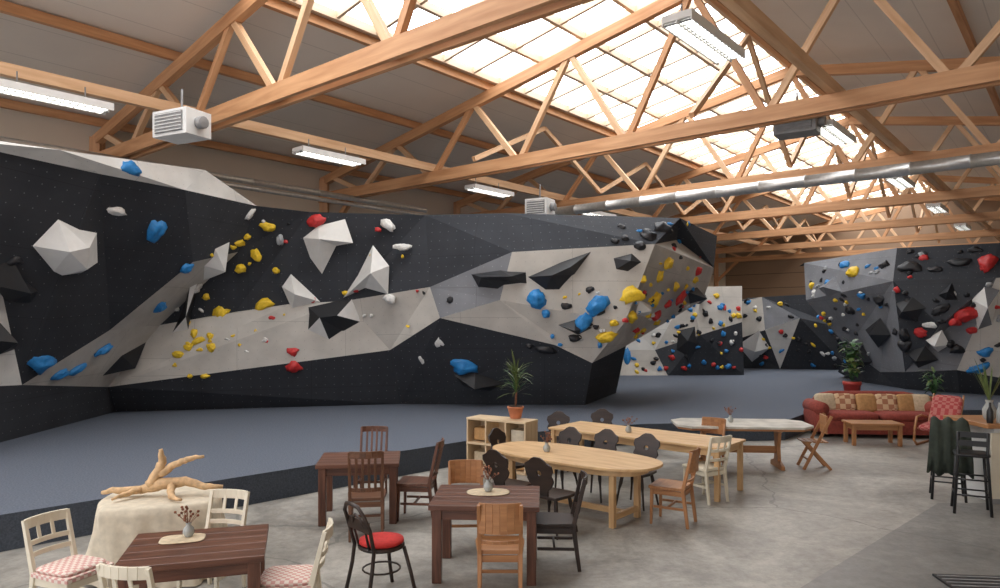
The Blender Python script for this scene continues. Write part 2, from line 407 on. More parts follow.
FM=[(('tp0','tp1','l2','l1','l0'),'white'),(('tp1','tp2','l3','l2'),'white'),(('tp2','t3','l3'),'white'),
 (('l0','l1','s1','s0'),'dark'),(('l1','l2','m2','m3','s1'),'dark'),(('l2','l3','m1','m2'),'dark'),(('l3','t3','e2','m1'),'dark2'),
 (('s0','s1','m3','k0','kx'),'white'),(('m1','e2','e1','m2'),'grey'),(('m2','e1','k1','m3'),'grey'),
 (('kx','k0','b0','b00'),'dark'),(('k0','m3','k1','b1','b0'),'dark'),
 (('t3','q1','q5','q6','e1','e2'),'dark'),(('q1','q2','q3','q4','q5'),'dark'),
 (('q3','g2','g1','q4'),'grey'),(('q4','g1','k1','q5'),'grey'),(('q5','k1','e1','q6'),'grey'),
 (('k1','g1','b2','b1'),'dark'),
 (('q2','r1','r2','q3'),'dark'),(('r1','r3','r4','r2'),'dark'),
 (('q3','r2','gg','g2'),'midgrey'),(('r2','r4','r5','gg'),'grey'),(('gg','r5','r6','r7'),'grey'),(('gg','r7','g2'),'grey'),
 (('g2','r7','b2','g1'),'dark'),(('r7','r6','b3','b2'),'dark2'),
 (('r4','r8','r9','r10'),'grey'),(('r4','r10','r11','r5'),'grey'),(('r5','r11','r6'),'grey'),
 (('r3','r12','r9','r8'),'dark'),(('r3','r8','r4'),'dark'),(('r6','r11','b4','b3'),'dark')]
climb('climbing_wall',VM,FM,back=[(('tp0','tp1','tp2','t3','q1','q2','r1','r3','r12'),(-.5,1.6,0),'dark2'),(('r12','r9','r10','r11','b4'),(-1.2,1.4,0),'dark2')])
VC=dict(c1=(595,288,27.5),c2=(690,287,26.8),c3=(742,286,27.4),c4=(742,322,26.9),c5=(700,335,26.4),c6=(655,350,26.8),c7=(595,350,27.0),c8=(744,375.5,26.7),c9=(668,376,26.5),c10=(595,376,26.5))
climb('climbing_wall',VC,[(('c1','c2','c6','c7'),'white'),(('c2','c3','c4','c5'),'grey'),(('c2','c5','c6'),'grey'),(('c5','c4','c8','c9'),'dark'),(('c6','c5','c9'),'dark2'),(('c7','c6','c9','c10'),'grey')],
 back=[(('c1','c2','c3'),(0,1.5,0),'dark2'),(('c3','c4','c8'),(.3,1.5,0),'dark2')])
VD=dict(d1=(735,303,30.3),d2=(762,297,29.6),d3=(850,292,30.5),d4=(850,330,30),d5=(800,318,29),d6=(765,330,29.2),d7=(735,340,30),d8=(850,370,29.5),d9=(780,369,29.8),d10=(735,368,30.4),d11=(742,369,30.2))
climb('climbing_wall',VD,[(('d1','d2','d6','d7'),'grey'),(('d2','d3','d4','d5'),'dark'),(('d2','d5','d6'),'midgrey'),(('d5','d4','d8','d9'),'dark'),(('d6','d5','d9'),'white'),(('d7','d6','d9','d10'),'dark2')],
 back=[(('d1','d2','d3'),(0,1.5,0),'dark2')])
VE=dict(e1=(804,263,25),e2=(897,248,21.4),e3=(996,243,19.4),e4=(1080,236,18.4),e5=(806,300,24.4),e6=(893,281,20.6),e7=(996,278,18.9),e8=(1080,268,18),
 e9=(848,348,24),e10=(880,372,22.6),e11=(905,372,20.9),e12=(957,370,19.8),e13=(1080,392,18.6),e14=(872,391,23.2),e15=(905,394,21.4),e16=(960,397,20.2),e17=(1080,408,18.5),e18=(838,372,25.5),e19=(940,325,19.6))
climb('climbing_wall',VE,[(('e1','e2','e6','e5'),'midgrey'),(('e2','e3','e7','e6'),'dark'),(('e3','e4','e8','e7'),'dark'),
 (('e5','e6','e11','e10','e9'),'midgrey'),(('e6','e7','e19'),'dark2'),(('e6','e19','e11'),'dark'),(('e7','e12','e11','e19'),'midgrey'),(('e7','e8','e13','e12'),'grey'),
 (('e9','e10','e14','e18'),'dark'),(('e10','e11','e15','e14'),'dark'),(('e11','e12','e16','e15'),'dark2'),(('e12','e13','e17','e16'),'dark')],
 back=[(('e1','e2','e3','e4'),(.5,1.6,0),'dark2'),(('e1','e5','e9','e18'),(1.0,1.2,0),'dark2')])
bvh=BVHTree.FromPolygons([tuple(v) for v in surf_v],surf_f)
EYE=Vector((0,0,H))
def hit(px,py):
    d=(P(px,py,10)-EYE).normalized(); loc,n,i,dist=bvh.ray_cast(EYE,d)
    if loc is None: return None
    if n.dot(d)>0: n=-n
    return loc,n,surf_w[i]
def volume(outline,apexes,h,mats,name='climbing_volume'):
    base=[hit(*p) for p in outline]
    if any(x is None for x in base): return
    aps=[]
    for (ax,ay) in apexes:
        r=hit(ax,ay)
        if r is None: return
        aps.append(r[0]+r[1]*h)
    b=MB(); n=len(base); pts=[x[0]-x[1]*.01 for x in base]
    near=[min(range(len(aps)),key=lambda k:(Vector(apexes[k])-Vector(outline[i])).length) for i in range(n)]
    fi=0
    for i in range(n):
        j=(i+1)%n; mt=mats[fi%len(mats)]; fi+=1
        b.add([pts[i],pts[j],aps[near[j]]],[(0,1,2)],mt)
        if near[i]!=near[j]: b.add([pts[i],aps[near[j]],aps[near[i]]],[(0,1,2)],mt)
    if len(aps)==3: b.add(aps,[(0,1,2)],mats[0])
    b.obj(name,parent=walls[base[0][2]])
W=['volw'];K=['volk']
volume([(32,246),(58,219),(98,232),(99,262),(80,274),(48,279)],[(52,240),(72,236),(70,258)],.42,W)
volume([(0,264),(12,258),(20,275),(42,290),(30,307),(8,303),(-6,285)],[(16,283)],.35,K)
volume([(303,238),(318,226),(345,219),(353,243),(336,246),(322,274),(310,258)],[(325,237)],.4,W)
volume([(343,298),(358,275),(373,245),(389,266),(388,294),(365,288)],[(376,270)],.45,W)
volume([(282,287),(291,274),(321,302),(305,306),(292,309)],[(296,293)],.3,W)
volume([(307,306),(330,302),(352,299),(361,322),(345,333),(330,342),(306,332)],[(320,318),(338,314)],.35,K+['volk','volw'])
volume([(204,266),(215,248),(230,241),(226,262),(214,277),(203,281)],[(217,262)],.3,W)
volume([(178,320),(186,300),(190,287),(198,283),(192,310),(188,330),(172,333)],[(187,312)],.3,['volk','volk','volw'])
volume([(103,376),(122,356),(146,342),(138,362),(122,371)],[(126,362)],.25,K)
volume([(471,274),(500,270),(527,272),(528,284),(498,289),(478,287)],[(485,279),(510,277)],.3,K)
volume([(526,277),(560,262),(592,251),(575,275),(560,291),(545,291)],[(550,276),(568,268)],.3,K)
volume([(452,374),(475,372),(505,384),(490,391),(463,386)],[(476,380)],.35,K)
volume([(592,215),(632,217),(625,232),(610,238),(600,230)],[(612,225)],.3,['volb'])
volume([(558,325),(575,320),(592,328),(578,335)],[(574,328)],.2,K)
volume([(688,292),(697,287),(706,295),(700,304),(690,304)],[(697,296)],.3,K)
volume([(895,303),(913,296),(928,308),(915,322),(898,318)],[(911,309)],.4,['volk'])
volume([(938,295),(952,282),(958,300),(945,300)],[(950,294)],.3,['volk'])
volume([(972,300),(984,285),(1000,290),(992,325),(978,330)],[(986,305)],.4,W+['midgrey'])
volume([(925,340),(942,330),(950,345),(938,352)],[(938,342)],.3,W)
volume([(678,330),(695,326),(700,345),(688,364),(676,350)],[(688,342)],.3,K)
volume([(818,288),(835,276),(842,292),(828,300)],[(831,289)],.3,['midgrey'])
volume([(865,330),(880,318),(890,335),(878,348)],[(878,333)],.3,K)
volume([(0,322),(8,335),(14,350),(0,355),(-8,340)],[(3,340)],.25,K)
volume([(738,345),(760,330),(770,348),(752,362)],[(755,346)],.5,W)
volume([(612,258),(632,253),(642,262),(628,272),(615,270)],[(628,262)],.22,K)
volume([(640,300),(652,306),(648,318),(636,314)],[(644,309)],.2,W)
volume([(905,352),(925,346),(938,360),(918,368)],[(920,356)],.35,K)
volume([(850,355),(862,345),(872,362),(860,372)],[(861,359)],.3,K)

holds={}
def hold(px,py,w,h,ang,key,prom=.6,seed=None):
    r=hit(px,py)
    if r is None: return
    loc,n,wi=r; depth=loc.y
    rx=w/F*depth; ry=h/F*depth; x=ZA.cross(n).normalized(); 
    x=-x if x.x<0 else x
    y=n.cross(x); y=-y if y.z<0 else y
    ca,sa=math.cos(ang),math.sin(ang); X=x*ca+y*sa; Y=-x*sa+y*ca
    nu,nv=14,7; vs=[];sd=random.random()*50; rz=min(rx,ry)*1.1*prom+.02; bend=random.uniform(-.6,.6)*ry
    for j in range(nv+1):
        ph=-.25+(math.pi/2+.25)*j/nv
        for i in range(nu):
            th=2*math.pi*i/nu; cx=math.cos(th)*math.cos(ph);cy=math.sin(th)*math.cos(ph);cz=math.sin(ph)
            k=1+.45*noise.noise(Vector((cx*1.6+sd,cy*1.6,cz*1.6)))
            vs.append(loc+X*(cx*rx*k)+Y*(cy*ry*k+bend*(cx*cx-.4))+n*(cz*rz*k))
    fs=[(j*nu+i,j*nu+(i+1)%nu,(j+1)*nu+(i+1)%nu,(j+1)*nu+i) for j in range(nv) for i in range(nu)]
    holds.setdefault((wi,key),MB()).add(vs,fs,key,True)
HL=[ # px,py,half-w,half-h,angle,colour
(131,169,11,6,0,'hb'),(156,229,8,11,0,'hb'),(186,268,7,5,.5,'hb'),(160,306,6,6,0,'hb'),(103,350,10,4,.5,'hb'),(40,361,15,9,-.1,'hb'),(60,374,9,5,.3,'hb'),(77,369,10,4,.5,'hb'),
(117,211,10,4,-.1,'hw'),(388,225,7,4,-.7,'hw'),(402,247,8,3,0,'hw'),(422,355,5,9,0,'hw'),(440,344,5,8,-.2,'hw'),(435,351,4,4,0,'hw'),(389,299,6,4,-.4,'hw'),(280,240,3,5,0,'hg'),(250,214,3,6,-.4,'hw'),(196,288,4,6,-.5,'hw'),(265,340,3,3,0,'hw'),
(268,226,7,4,-.2,'hy'),(240,243,6,3,.1,'hy'),(247,237,3,3,0,'hy'),(256,255,4,6,.4,'hy'),(241,269,5,4,.2,'hy'),(264,305,9,5,.5,'hy'),(221,314,6,9,-.3,'hy'),(233,247,4,2,0,'hy'),(276,271,3,3,0,'hy'),
(198,341,6,3,.4,'hy'),(188,347,4,3,0,'hy'),(194,333,3,4,0,'hy'),(212,347,4,4,.2,'hy'),(178,354,5,3,0,'hy'),(206,297,3,3,0,'hy'),(205,376,4,2,0,'hy'),(210,336,3,3,0,'hy'),(200,350,3,2,0,'hy'),(175,365,2,2,0,'hy'),(240,345,2,2,0,'hy'),(345,293,3,2,0,'hy'),(256,331,2,2,0,'hy'),(190,376,2,2,0,'hy'),
(316,221,8,5,.3,'hr'),(294,367,7,5,.1,'hr'),(293,351,5,4,0,'hr'),(272,318,3,2,0,'hr'),(313,300,3,2,.5,'hr'),(355,290,3,3,0,'hr'),(267,341,2,3,0,'hr'),(378,230,3,2,0,'hr'),
(598,305,12,8,.5,'hb'),(583,322,6,9,-.7,'hb'),(537,300,9,8,-.4,'hb'),(464,366,13,8,-.2,'hb'),(512,278,8,4,.1,'hb'),(546,314,4,4,0,'hb'),(600,345,2,3,0,'hb'),(627,356,3,8,0,'hb'),
(632,296,10,7,.2,'hy'),(655,300,5,8,-.5,'hy'),(606,337,9,5,.3,'hy'),(632,316,5,5,.4,'hy'),(668,264,6,5,.2,'hy'),(660,276,4,5,0,'hy'),(684,226,5,4,0,'hy'),(643,280,4,3,0,'hy'),(657,322,3,3,0,'hy'),(690,243,4,3,0,'hy'),(614,323,4,3,0,'hy'),(648,315,3,3,0,'hy'),(695,280,4,3,.3,'hy'),(676,286,3,4,0,'hy'),
(680,298,9,4,.7,'hr'),(655,315,6,5,.3,'hr'),(668,304,5,3,.6,'hr'),(698,270,4,4,0,'hr'),(706,256,4,3,0,'hr'),(636,330,3,3,0,'hr'),
(648,236,8,7,0,'hk'),(662,229,9,7,0,'hk'),(640,246,5,4,0,'hk'),(688,238,7,6,0,'hk'),(706,243,5,4,0,'hk'),(545,350,9,4,-.2,'hk'),(530,345,4,3,0,'hk'),(450,300,3,3,0,'hk'),(600,312,5,3,.2,'hk'),(575,338,6,3,0,'hk'),(14,262,7,4,.3,'hk'),(566,306,5,3,0,'hk'),(590,290,4,3,.4,'hk'),
(989,262,7,9,0,'hr'),(967,315,10,6,.3,'hr'),(921,333,6,4,0,'hr'),(955,322,5,4,0,'hr'),(972,330,4,3,0,'hr'),(897,290,3,3,0,'hr'),(985,268,4,3,0,'hr'),(924,258,4,3,0,'hr'),
(978,368,9,4,.4,'hb'),(985,352,6,4,.4,'hb'),(845,265,5,4,0,'hb'),(828,283,4,3,0,'hb'),(862,295,4,3,0,'hb'),(853,272,6,5,0,'hy'),(812,285,3,3,0,'hy'),
(910,268,9,6,0,'hk'),(935,270,7,3,0,'hk'),(960,262,10,4,0,'hk'),(880,300,6,5,0,'hk'),(850,310,5,4,0,'hk'),(905,345,7,5,0,'hk'),(958,350,6,4,0,'hk'),(885,265,5,4,0,'hk'),(940,310,8,4,.5,'hk'),(975,250,6,3,0,'hk'),(930,325,7,3,0,'hw'),(905,335,5,6,0,'hk'),
]
for a in HL: hold(a[0],a[1],a[2]*1.14,a[3]*1.14,a[4],a[5])
def scatter(x0,x1,y0,y1,n,keys,smin,smax):
    for _ in range(n):
        hold(random.uniform(x0,x1),random.uniform(y0,y1),random.uniform(smin,smax),random.uniform(smin,smax)*.8,random.uniform(-.8,.8),random.choice(keys))
scatter(632,742,292,372,85,['hy','hy','hb','hb','hk','hk','hr','hw'],1.6,3.6)
scatter(745,846,298,366,45,['hk','hw','hr','hb','hk','hy'],1.5,3.4)
scatter(810,890,262,345,36,['hk','hk','hg','hb','hw','hy'],1.5,3.6)
scatter(895,1000,250,365,34,['hk','hk','hk','hg','hr'],2,4.2)
scatter(625,712,245,335,30,['hy','hk','hr','hw','hb'],1.5,3.4)
scatter(610,712,222,250,10,['hk','hk','hb'],2,4.5)
scatter(540,620,290,345,14,['hb','hk','hk','hy','hw'],1.5,3.2)
scatter(260,430,215,345,16,['hw','hy','hk','hr'],1.2,2.4)
scatter(172,250,225,355,12,['hy','hy','hw'],1.8,3.4)
scatter(820,870,345,385,12,['hk','hg','hb'],1.5,3)
NM=dict(hy='yellow',hb='blue',hr='red',hw='white',hk='black',hg='grey')
for (wi,k),mb in holds.items(): mb.obj('climbing_holds_'+NM[k],parent=walls[wi])

# ------------------------------------------------------------------ crash mat
edge=[PZ(-160,543,.4),PZ(0,515,.4),PZ(465,441,.4),PZ(520,433,.4),PZ(640,424,.4),PZ(785,421,.4),PZ(812,411,.4),PZ(1150,409,.4)]
backp=[B(38,3,.4),B(40,12,.4),B(25,17.5,.4),B(3,17.8,.4),B(-3,16,.4)]
poly=edge+backp
b=MB(); n=len(poly); vs=poly+[Vector((p.x,p.y,0)) for p in poly]
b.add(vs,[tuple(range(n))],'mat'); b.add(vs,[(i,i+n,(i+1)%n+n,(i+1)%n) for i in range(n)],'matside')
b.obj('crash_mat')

# ------------------------------------------------------------------ furniture
def facing(dx,dy): return math.atan2(-dx,dy)
def legtable(name,loc,w,d,mat,rz=0,h=.75,leg=.09,th=.05,top=None):
    b=MB(); npl=5
    for i in range(npl):
        y=-d/2+d*(i+.5)/npl; b.box((0,y,h-th/2),(w,d/npl-.003,th),top or mat)
    for sx in (-1,1):
        for sy in (-1,1): b.box((sx*(w/2-leg/2-.03),sy*(d/2-leg/2-.03),(h-th)/2),(leg,leg,h-th),mat)
    for s in (-1,1):
        b.box((0,s*(d/2-.07),h-th-.05),(w-.2,.025,.1),mat); b.box((s*(w/2-.07),0,h-th-.05),(.025,d-.2,.1),mat)
    return b.obj(name,loc,rz,.006)
def chair(x,y,f,style,mat,seatmat=None,hb=.88,name='dining_chair'):
    b=MB(); sm=seatmat or mat; hs=.46; w=.42; d=.42
    arc=lambda z,yy,x0,n=7,bow=.04:[(x0*(-1+2*i/(n-1)),yy-bow*(1-(-1+2*i/(n-1))**2),z) for i in range(n)]
    if style in('slat','rail','board'):
        for s in (-1,1):
            b.beam((s*.18,.19,hs-.02),(s*.185,.20,0),.04,.04,mat,tw=.7,th=.7)
            b.beam((s*.18,-.19,hs),(s*.18,-.25,0),.04,.045,mat,tw=.7,th=.8)
            b.beam((s*.18,-.19,hs-.02),(s*.185,-.30,hb),.036,.045,mat,tw=.85,th=.7)
            b.beam((s*.18,.17,.22),(s*.18,-.2,.22),.02,.03,mat)
            b.beam((s*.175,.19,hs-.06),(s*.175,-.19,hs-.06),.02,.06,mat)
        b.beam((-.17,.19,hs-.06),(.17,.19,hs-.06),.02,.06,mat); b.beam((-.17,-.19,hs-.06),(.17,-.19,hs-.06),.02,.06,mat)
        b.beam((-.17,0,.22),(.17,0,.22),.02,.03,mat)
        b.prism([(-.2,-.2),(.2,-.2),(.225,.1),(.21,.225),(-.21,.225),(-.225,.1)],hs-.02,hs+.018,sm,'xy')
        yb=lambda z:-.19-.11*(z-hs)/(hb-hs)
        def rail(z,hh,th=.022):
            pts=arc(z,yb(z),.185)
            for p,q in zip(pts[:-1],pts[1:]): b.beam(p,q,th,hh,mat)
        if style=='slat':
            rail(hb-.03,.08); rail(hs+.12,.045)
            for i in range(4):
                x0=-.105+.07*i; b.beam((x0,yb(hs+.12)-.03,hs+.12),(x0,yb(hb-.04)-.03,hb-.04),.03,.014,mat)
        elif style=='rail':
            rail(hb-.035,.085); rail(hb-.19,.04); rail(hs+.14,.04)
            for x0 in(-.06,.06): b.beam((x0,yb(hb-.19)-.035,hb-.19),(x0,yb(hb-.04)-.035,hb-.04),.03,.014,mat)
        else:
            rail(hb-.12,.27,.014)
            rail(hs+.1,.03)
    elif style=='ornate':
        for sx in(-1,1):
            for sy in(-1,1):
                b.tube([(sx*.14,sy*.13,hs-.02),(sx*.16,sy*.155,hs*.66),(sx*.175,sy*.17,hs*.5),(sx*.21,sy*.20,0)],[.022,.026,.017,.014],mat)
        b.prism([(-.19,-.2),(.19,-.2),(.22,.05),(.2,.21),(.1,.225),(-.1,.225),(-.2,.21),(-.22,.05)],hs-.03,hs+.005,sm,'xy')
        half=[(.07,hs),(.085,hs+.07),(.15,hs+.13),(.19,hs+.20),(.165,hs+.26),(.20,hs+.32),(.19,hs+.38),(.13,hs+.41),(.08,hs+.45),(.04,hs+.47)]
        out=half+[(-x0,z) for x0,z in half[::-1]]
        n=len(out); hc=(0,hs+.28); inner=[]
        for px_,pz in out:
            v=Vector((px_-hc[0],pz-hc[1])); inner.append((hc[0]+v.x/v.length*.032,hc[1]+v.y/v.length*.032))
        yy=lambda z,o:-.17-.28*(z-hs)+o
        vs=[(p[0],yy(p[1],0),p[1]) for p in out]+[(p[0],yy(p[1],0),p[1]) for p in inner]+[(p[0],yy(p[1],-.025),p[1]) for p in out]+[(p[0],yy(p[1],-.025),p[1]) for p in inner]
        fs=[]
        for i in range(n):
            j=(i+1)%n; fs+=[(i,j,n+j,n+i),(2*n+j,2*n+i,3*n+i,3*n+j),(i,2*n+i,2*n+j,j),(n+j,3*n+j,3*n+i,n+i)]
        b.add(vs,fs,mat)
    elif style=='bent':
        for sx in(-1,1):
            b.tube([(sx*.14,.15,hs-.02),(sx*.18,.2,.2),(sx*.2,.24,0)],.018,mat)
        pts=[(-.2,-.26,0),(-.175,-.2,.3),(-.17,-.18,hs),(-.19,-.23,hs+.2),(-.17,-.28,hb-.09),(-.1,-.30,hb-.015),(0,-.31,hb)]
        pts=pts+[(-x0,y0,z0) for x0,y0,z0 in pts[-2::-1]]; b.tube(pts,.018,mat)
        pts=[(-.09,-.18,hs),(-.1,-.23,hs+.2),(-.06,-.26,hs+.29),(0,-.27,hs+.32)]
        pts=pts+[(-x0,y0,z0) for x0,y0,z0 in pts[-2::-1]]; b.tube(pts,.012,mat)
        b.beam((-.18,-.235,hs+.22),(.18,-.235,hs+.22),.016,.10,mat)
        b.tube([(.17*math.cos(a*math.pi/8),.17*math.sin(a*math.pi/8),.24) for a in range(16)],.009,mat,6,True)
        b.lathe([(.19,hs-.03),(.21,hs-.02),(.21,hs),(.19,hs+.01)],(0,0,0),mat,24)
        if seatmat: b.lathe([(.18,hs+.01),(.205,hs+.025),(.2,hs+.05),(.12,hs+.062),(.01,hs+.055)],(0,0,0),seatmat,24)
    elif style=='fold':
        for s in(-1,1):
            b.beam((s*.19,.2,0),(s*.19,-.24,hb),.025,.05,mat); b.beam((s*.165,-.24,0),(s*.165,.16,hs),.025,.045,mat)
        for i in range(5): b.box((0,-.16+.085*i,hs),(.36,.07,.02),mat)
        b.beam((-.19,-.24+.44*.15/hb,hb-.15),(.19,-.24+.44*.15/hb,hb-.15),.02,.30,mat)
        b.beam((-.17,.12,.16),(.17,.12,.16),.02,.03,mat)
    if style!='bent' and seatmat and seatmat in('check','red'):
        b.cushion((0,0,hs+.035),(.40,.40,.05),seatmat)
    return b.obj(name,(x,y,0),facing(*f),.004 if style!='bent' else 0)

# tables
legtable('dining_table',(-.13,7.0,0),1.05,.85,'wdark',-.06)
legtable('dining_table',(-1.78,8.9,0),1.0,.82,'wdark',.12)
legtable('dining_table',(-2.36,5.47,0),1.02,.85,'wdark',.28)
legtable('dining_table',(2.2,10.85,0),2.9,.95,'wlight',math.atan2(T.y,T.x),leg=.07,th=.035)
b=MB(); out=[(1.22*math.copysign(abs(math.cos(a))**.75,math.cos(a)),.56*math.copysign(abs(math.sin(a))**.75,math.sin(a))) for a in [2*math.pi*i/48 for i in range(48)]]
b.prism(out,.715,.75,'wlight','xy')
b.prism([(x*.86,y*.82) for x,y in out],.63,.715,'wlight','xy')
for s in(-1,1):
    for t in (-1,1): b.box((s*.78,t*.3,.32),(.07,.07,.64),'wlight')
    b.box((s*.78,0,.12),(.05,.56,.07),'wlight')
b.box((0,0,.12),(1.5,.05,.07),'wlight')
b.obj('dining_table',(.95,9.15,0),math.atan2(T.y,T.x),.006)
b=MB(); w,d,c=1.12,.5,.22
b.prism([(-w+c,-d),(w-c,-d),(w,-d+c),(w,d-c),(w-c,d),(-w+c,d),(-w,d-c),(-w,-d+c)],.71,.75,'marble','xy')
b.prism([(-w+c,-d+.02),(w-c,-d+.02),(w-.03,-d+c),(w-.03,d-c),(w-c,d-.02),(-w+c,d-.02),(-w+.03,d-c),(-w+.03,-d+c)],.675,.709,'worange','xy')
for s in(-1,1):
    b.prism([(-.30,0),(.30,0),(.30,.07),(.10,.13),(.07,.35),(.12,.6),(.35,.675),(-.35,.675),(-.12,.6),(-.07,.35),(-.10,.13),(-.30,.07)],-.03,.03,'worange')
    o=len(b.v)-24
    for i in range(o,len(b.v)):
        v=b.v[i]; b.v[i]=Vector((v.y+s*.62,v.x,v.z))
b.box((0,0,.3),(1.24,.04,.12),'worange')
b.obj('trestle_table',(4.1,11.95,0),-.08,.005)

# cloth covered table + driftwood
b=MB()
prof=[(.02,.748),(.35,.75),(.50,.748),(.545,.73),(.56,.66),(.565,.5),(.60,.25),(.66,.02)]
n=96; vs=[]
for i,(r,z) in enumerate(prof):
    k=max(0,(.73-z)/.73)
    for a_ in range(n):
        a=2*math.pi*a_/n; cr=1/max(abs(math.cos(a)),abs(math.sin(a))); cr=1+(cr-1)*.55
        rr=r*cr*(1+k*(.10*math.sin(a*9+.5*math.sin(a*2))+.05*math.sin(a*17+1)))
        zz=z+(.10*math.sin(a*2+1)+.06*math.sin(a*4))*k*(0 if z>.6 else 1)*.6; vs.append((rr*math.cos(a),rr*math.sin(a)*.85,max(.012,zz)))
b.add(vs,[(i*n+k,i*n+(k+1)%n,(i+1)*n+(k+1)%n,(i+1)*n+k) for i in range(len(prof)-1) for k in range(n)],'linen',True)
b.add(vs[:n],[tuple(range(n))],'linen')
b.obj('draped_table',(-3.38,6.98,0),.35)
b=MB()
def limb(pts,rs):
    P2=[];R2=[]
    for i in range(len(pts)-1):
        for k in range(4):
            f=k/4; p=Vector(pts[i]).lerp(Vector(pts[i+1]),f)+Vector([random.uniform(-.008,.008) for _ in range(3)]); P2.append(p); R2.append((rs[i]*(1-f)+rs[i+1]*f)*.85)
    P2.append(Vector(pts[-1]));R2.append(rs[-1]); b.tube(P2,R2,'drift',8)
limb([(-.58,.02,.03),(-.42,-.03,.07),(-.2,.02,.05),(0,0,.12),(.22,.03,.14),(.42,.02,.08),(.58,.05,.07)],[.022,.04,.05,.07,.055,.04,.02])
limb([(-.12,0,.10),(-.03,.02,.25),(0,.03,.36),(-.02,.02,.46)],[.06,.06,.045,.02])
limb([(-.02,.02,.22),(.12,.03,.30),(.25,.02,.36),(.40,.04,.38)],[.05,.04,.035,.015])
limb([(.1,-.02,.1),(.16,-.18,.04),(.3,-.28,.03)],[.05,.035,.015]); limb([(-.2,0,.07),(-.3,-.15,.05),(-.36,-.25,.03)],[.04,.03,.012])
b.obj('driftwood_branch',(-3.36,6.95,.755),.05)

# chairs
chair(-1.08,6.38,(.75,.65),'bent','wblack','red')
chair(.0,6.35,(0,1),'board','worange',hb=.90)
chair(.55,7.15,(-1,.05),'slat','wblack',hb=.92)
chair(-.38,7.75,(.05,-1),'board','worange',hb=.88)
chair(-1.55,8.15,(-.15,1),'slat','wbrown',hb=1.02)
chair(-1.05,8.85,(-1,.1),'slat','wdark',hb=.98)
chair(-1.82,9.85,(0,-1),'slat','wdark',hb=.95)
chair(-3.50,5.72,(.9,-.35),'rail','cream','check')
chair(-2.42,4.90,(.2,1),'rail','cream','check')
chair(-2.62,6.35,(-.2,-1),'rail','cream','check')
chair(-1.66,5.50,(-1,-.12),'rail','cream','check')
for (x,y) in((.12,8.72),(.62,8.25)): chair(x,y,(L.x,L.y),'ornate','wblack',hb=.93)
for (x,y) in((.85,10.05),(1.35,9.85),(1.85,9.45)): chair(x,y,(-L.x,-L.y),'ornate','wblack')
chair(.18,10.0,(.8,-.6),'ornate','wblack')
for (x,y) in((.95,11.75),(1.75,12.1)): chair(x,y,(-.2,-1),'ornate','wblack')
chair(2.12,8.65,(-.85,.5),'board','worange',hb=.92)
chair(2.85,9.75,(-.5,.85),'rail','cream',hb=.92)
chair(3.35,11.3,(-.6,-.8),'board','worange',hb=.88)
chair(5.3,11.85,(-1,.15),'fold','worange',hb=.9,name='folding_chair')

# cubby shelf
b=MB(); w,d,h=1.15,.42,.86
for z in(.02,h/2,h-.02): b.box((0,0,z),(w,d,.035),'wpale')
for x in(-w/2+.018,-w/6,w/6,w/2-.018): b.box((x,0,h/2),(.03,d-.005,h-.04),'wpale')
b.box((0,d/2-.01,h/2),(w-.02,.015,h-.04),'wpale')
for (x,z,k) in((-.36,.1,'cush3'),(0,.12,'terra'),(.36,.08,'cush2'),(-.36,.5,'cush2'),(.36,.52,'linen')): b.box((x,.02,z+.08),(.24,.25,.2),k)
b.obj('cubby_shelf',(.03,11.7,0),-.55,.004)

def pot(b,r,h,mat,z=0):
    b.lathe([(r*.65,z),(r*.72,z+.02),(r,z+h*.85),(r*1.08,z+h*.86),(r*1.08,z+h),(r*.9,z+h)],(0,0,0),mat,20)
    b.lathe([(r*.88,z+h*.93),(r*.88,z+h+.004)],(0,0,0),'soil',16)
b=MB(); pot(b,.13,.2,'terra'); b.tube([(0,0,.18),(.01,0,.4),(0,.01,.75)],.018,'dried')
for i in range(90):
    a=random.random()*6.28; e=random.uniform(.2,1.45); z=random.uniform(.38,.80)
    b.leaf((0,0,z),(math.cos(a)*math.cos(e),math.sin(a)*math.cos(e),math.sin(e)),random.uniform(.28,.42),.03,random.uniform(.3,1.2),'leaf2' if i%3 else 'leaf')
b.obj('potted_dracaena',(.26,11.68,.86))
def bush(loc,h,spread,n,potm,name,lw=.12,ph=.3,pr=.55):
    b=MB(); pot(b,pr*.3 if pr!=.55 else ph*.55,ph,potm)
    for k in range(6):
        a=k*1.05; st=[(0,0,ph*.9),(math.cos(a)*.06,math.sin(a)*.06,h*.45),(math.cos(a)*spread*.35,math.sin(a)*spread*.35,h*.85)]
        b.tube(st,.008,'leaf',5)
    for i in range(n):
        a=random.random()*6.28; z=random.uniform(ph*1.2,h*.92); rr=random.uniform(0,spread*.4)*(z/h)
        e=random.uniform(-.1,1.1); b.leaf((math.cos(a)*rr,math.sin(a)*rr,z),(math.cos(a)*math.cos(e),math.sin(a)*math.cos(e),math.sin(e)),random.uniform(.18,.34)*spread*1.7,lw,random.uniform(.4,1.6),'leaf' if i%4 else 'leaf2')
    b.obj(name,loc)
bush((8.50,16.9,.40),1.72,.5,100,'redpot','potted_rubber_plant',.13,.62,.65)
bush((10.35,16.7,.40),.95,.5,70,'terra','potted_fern',.06,.28)

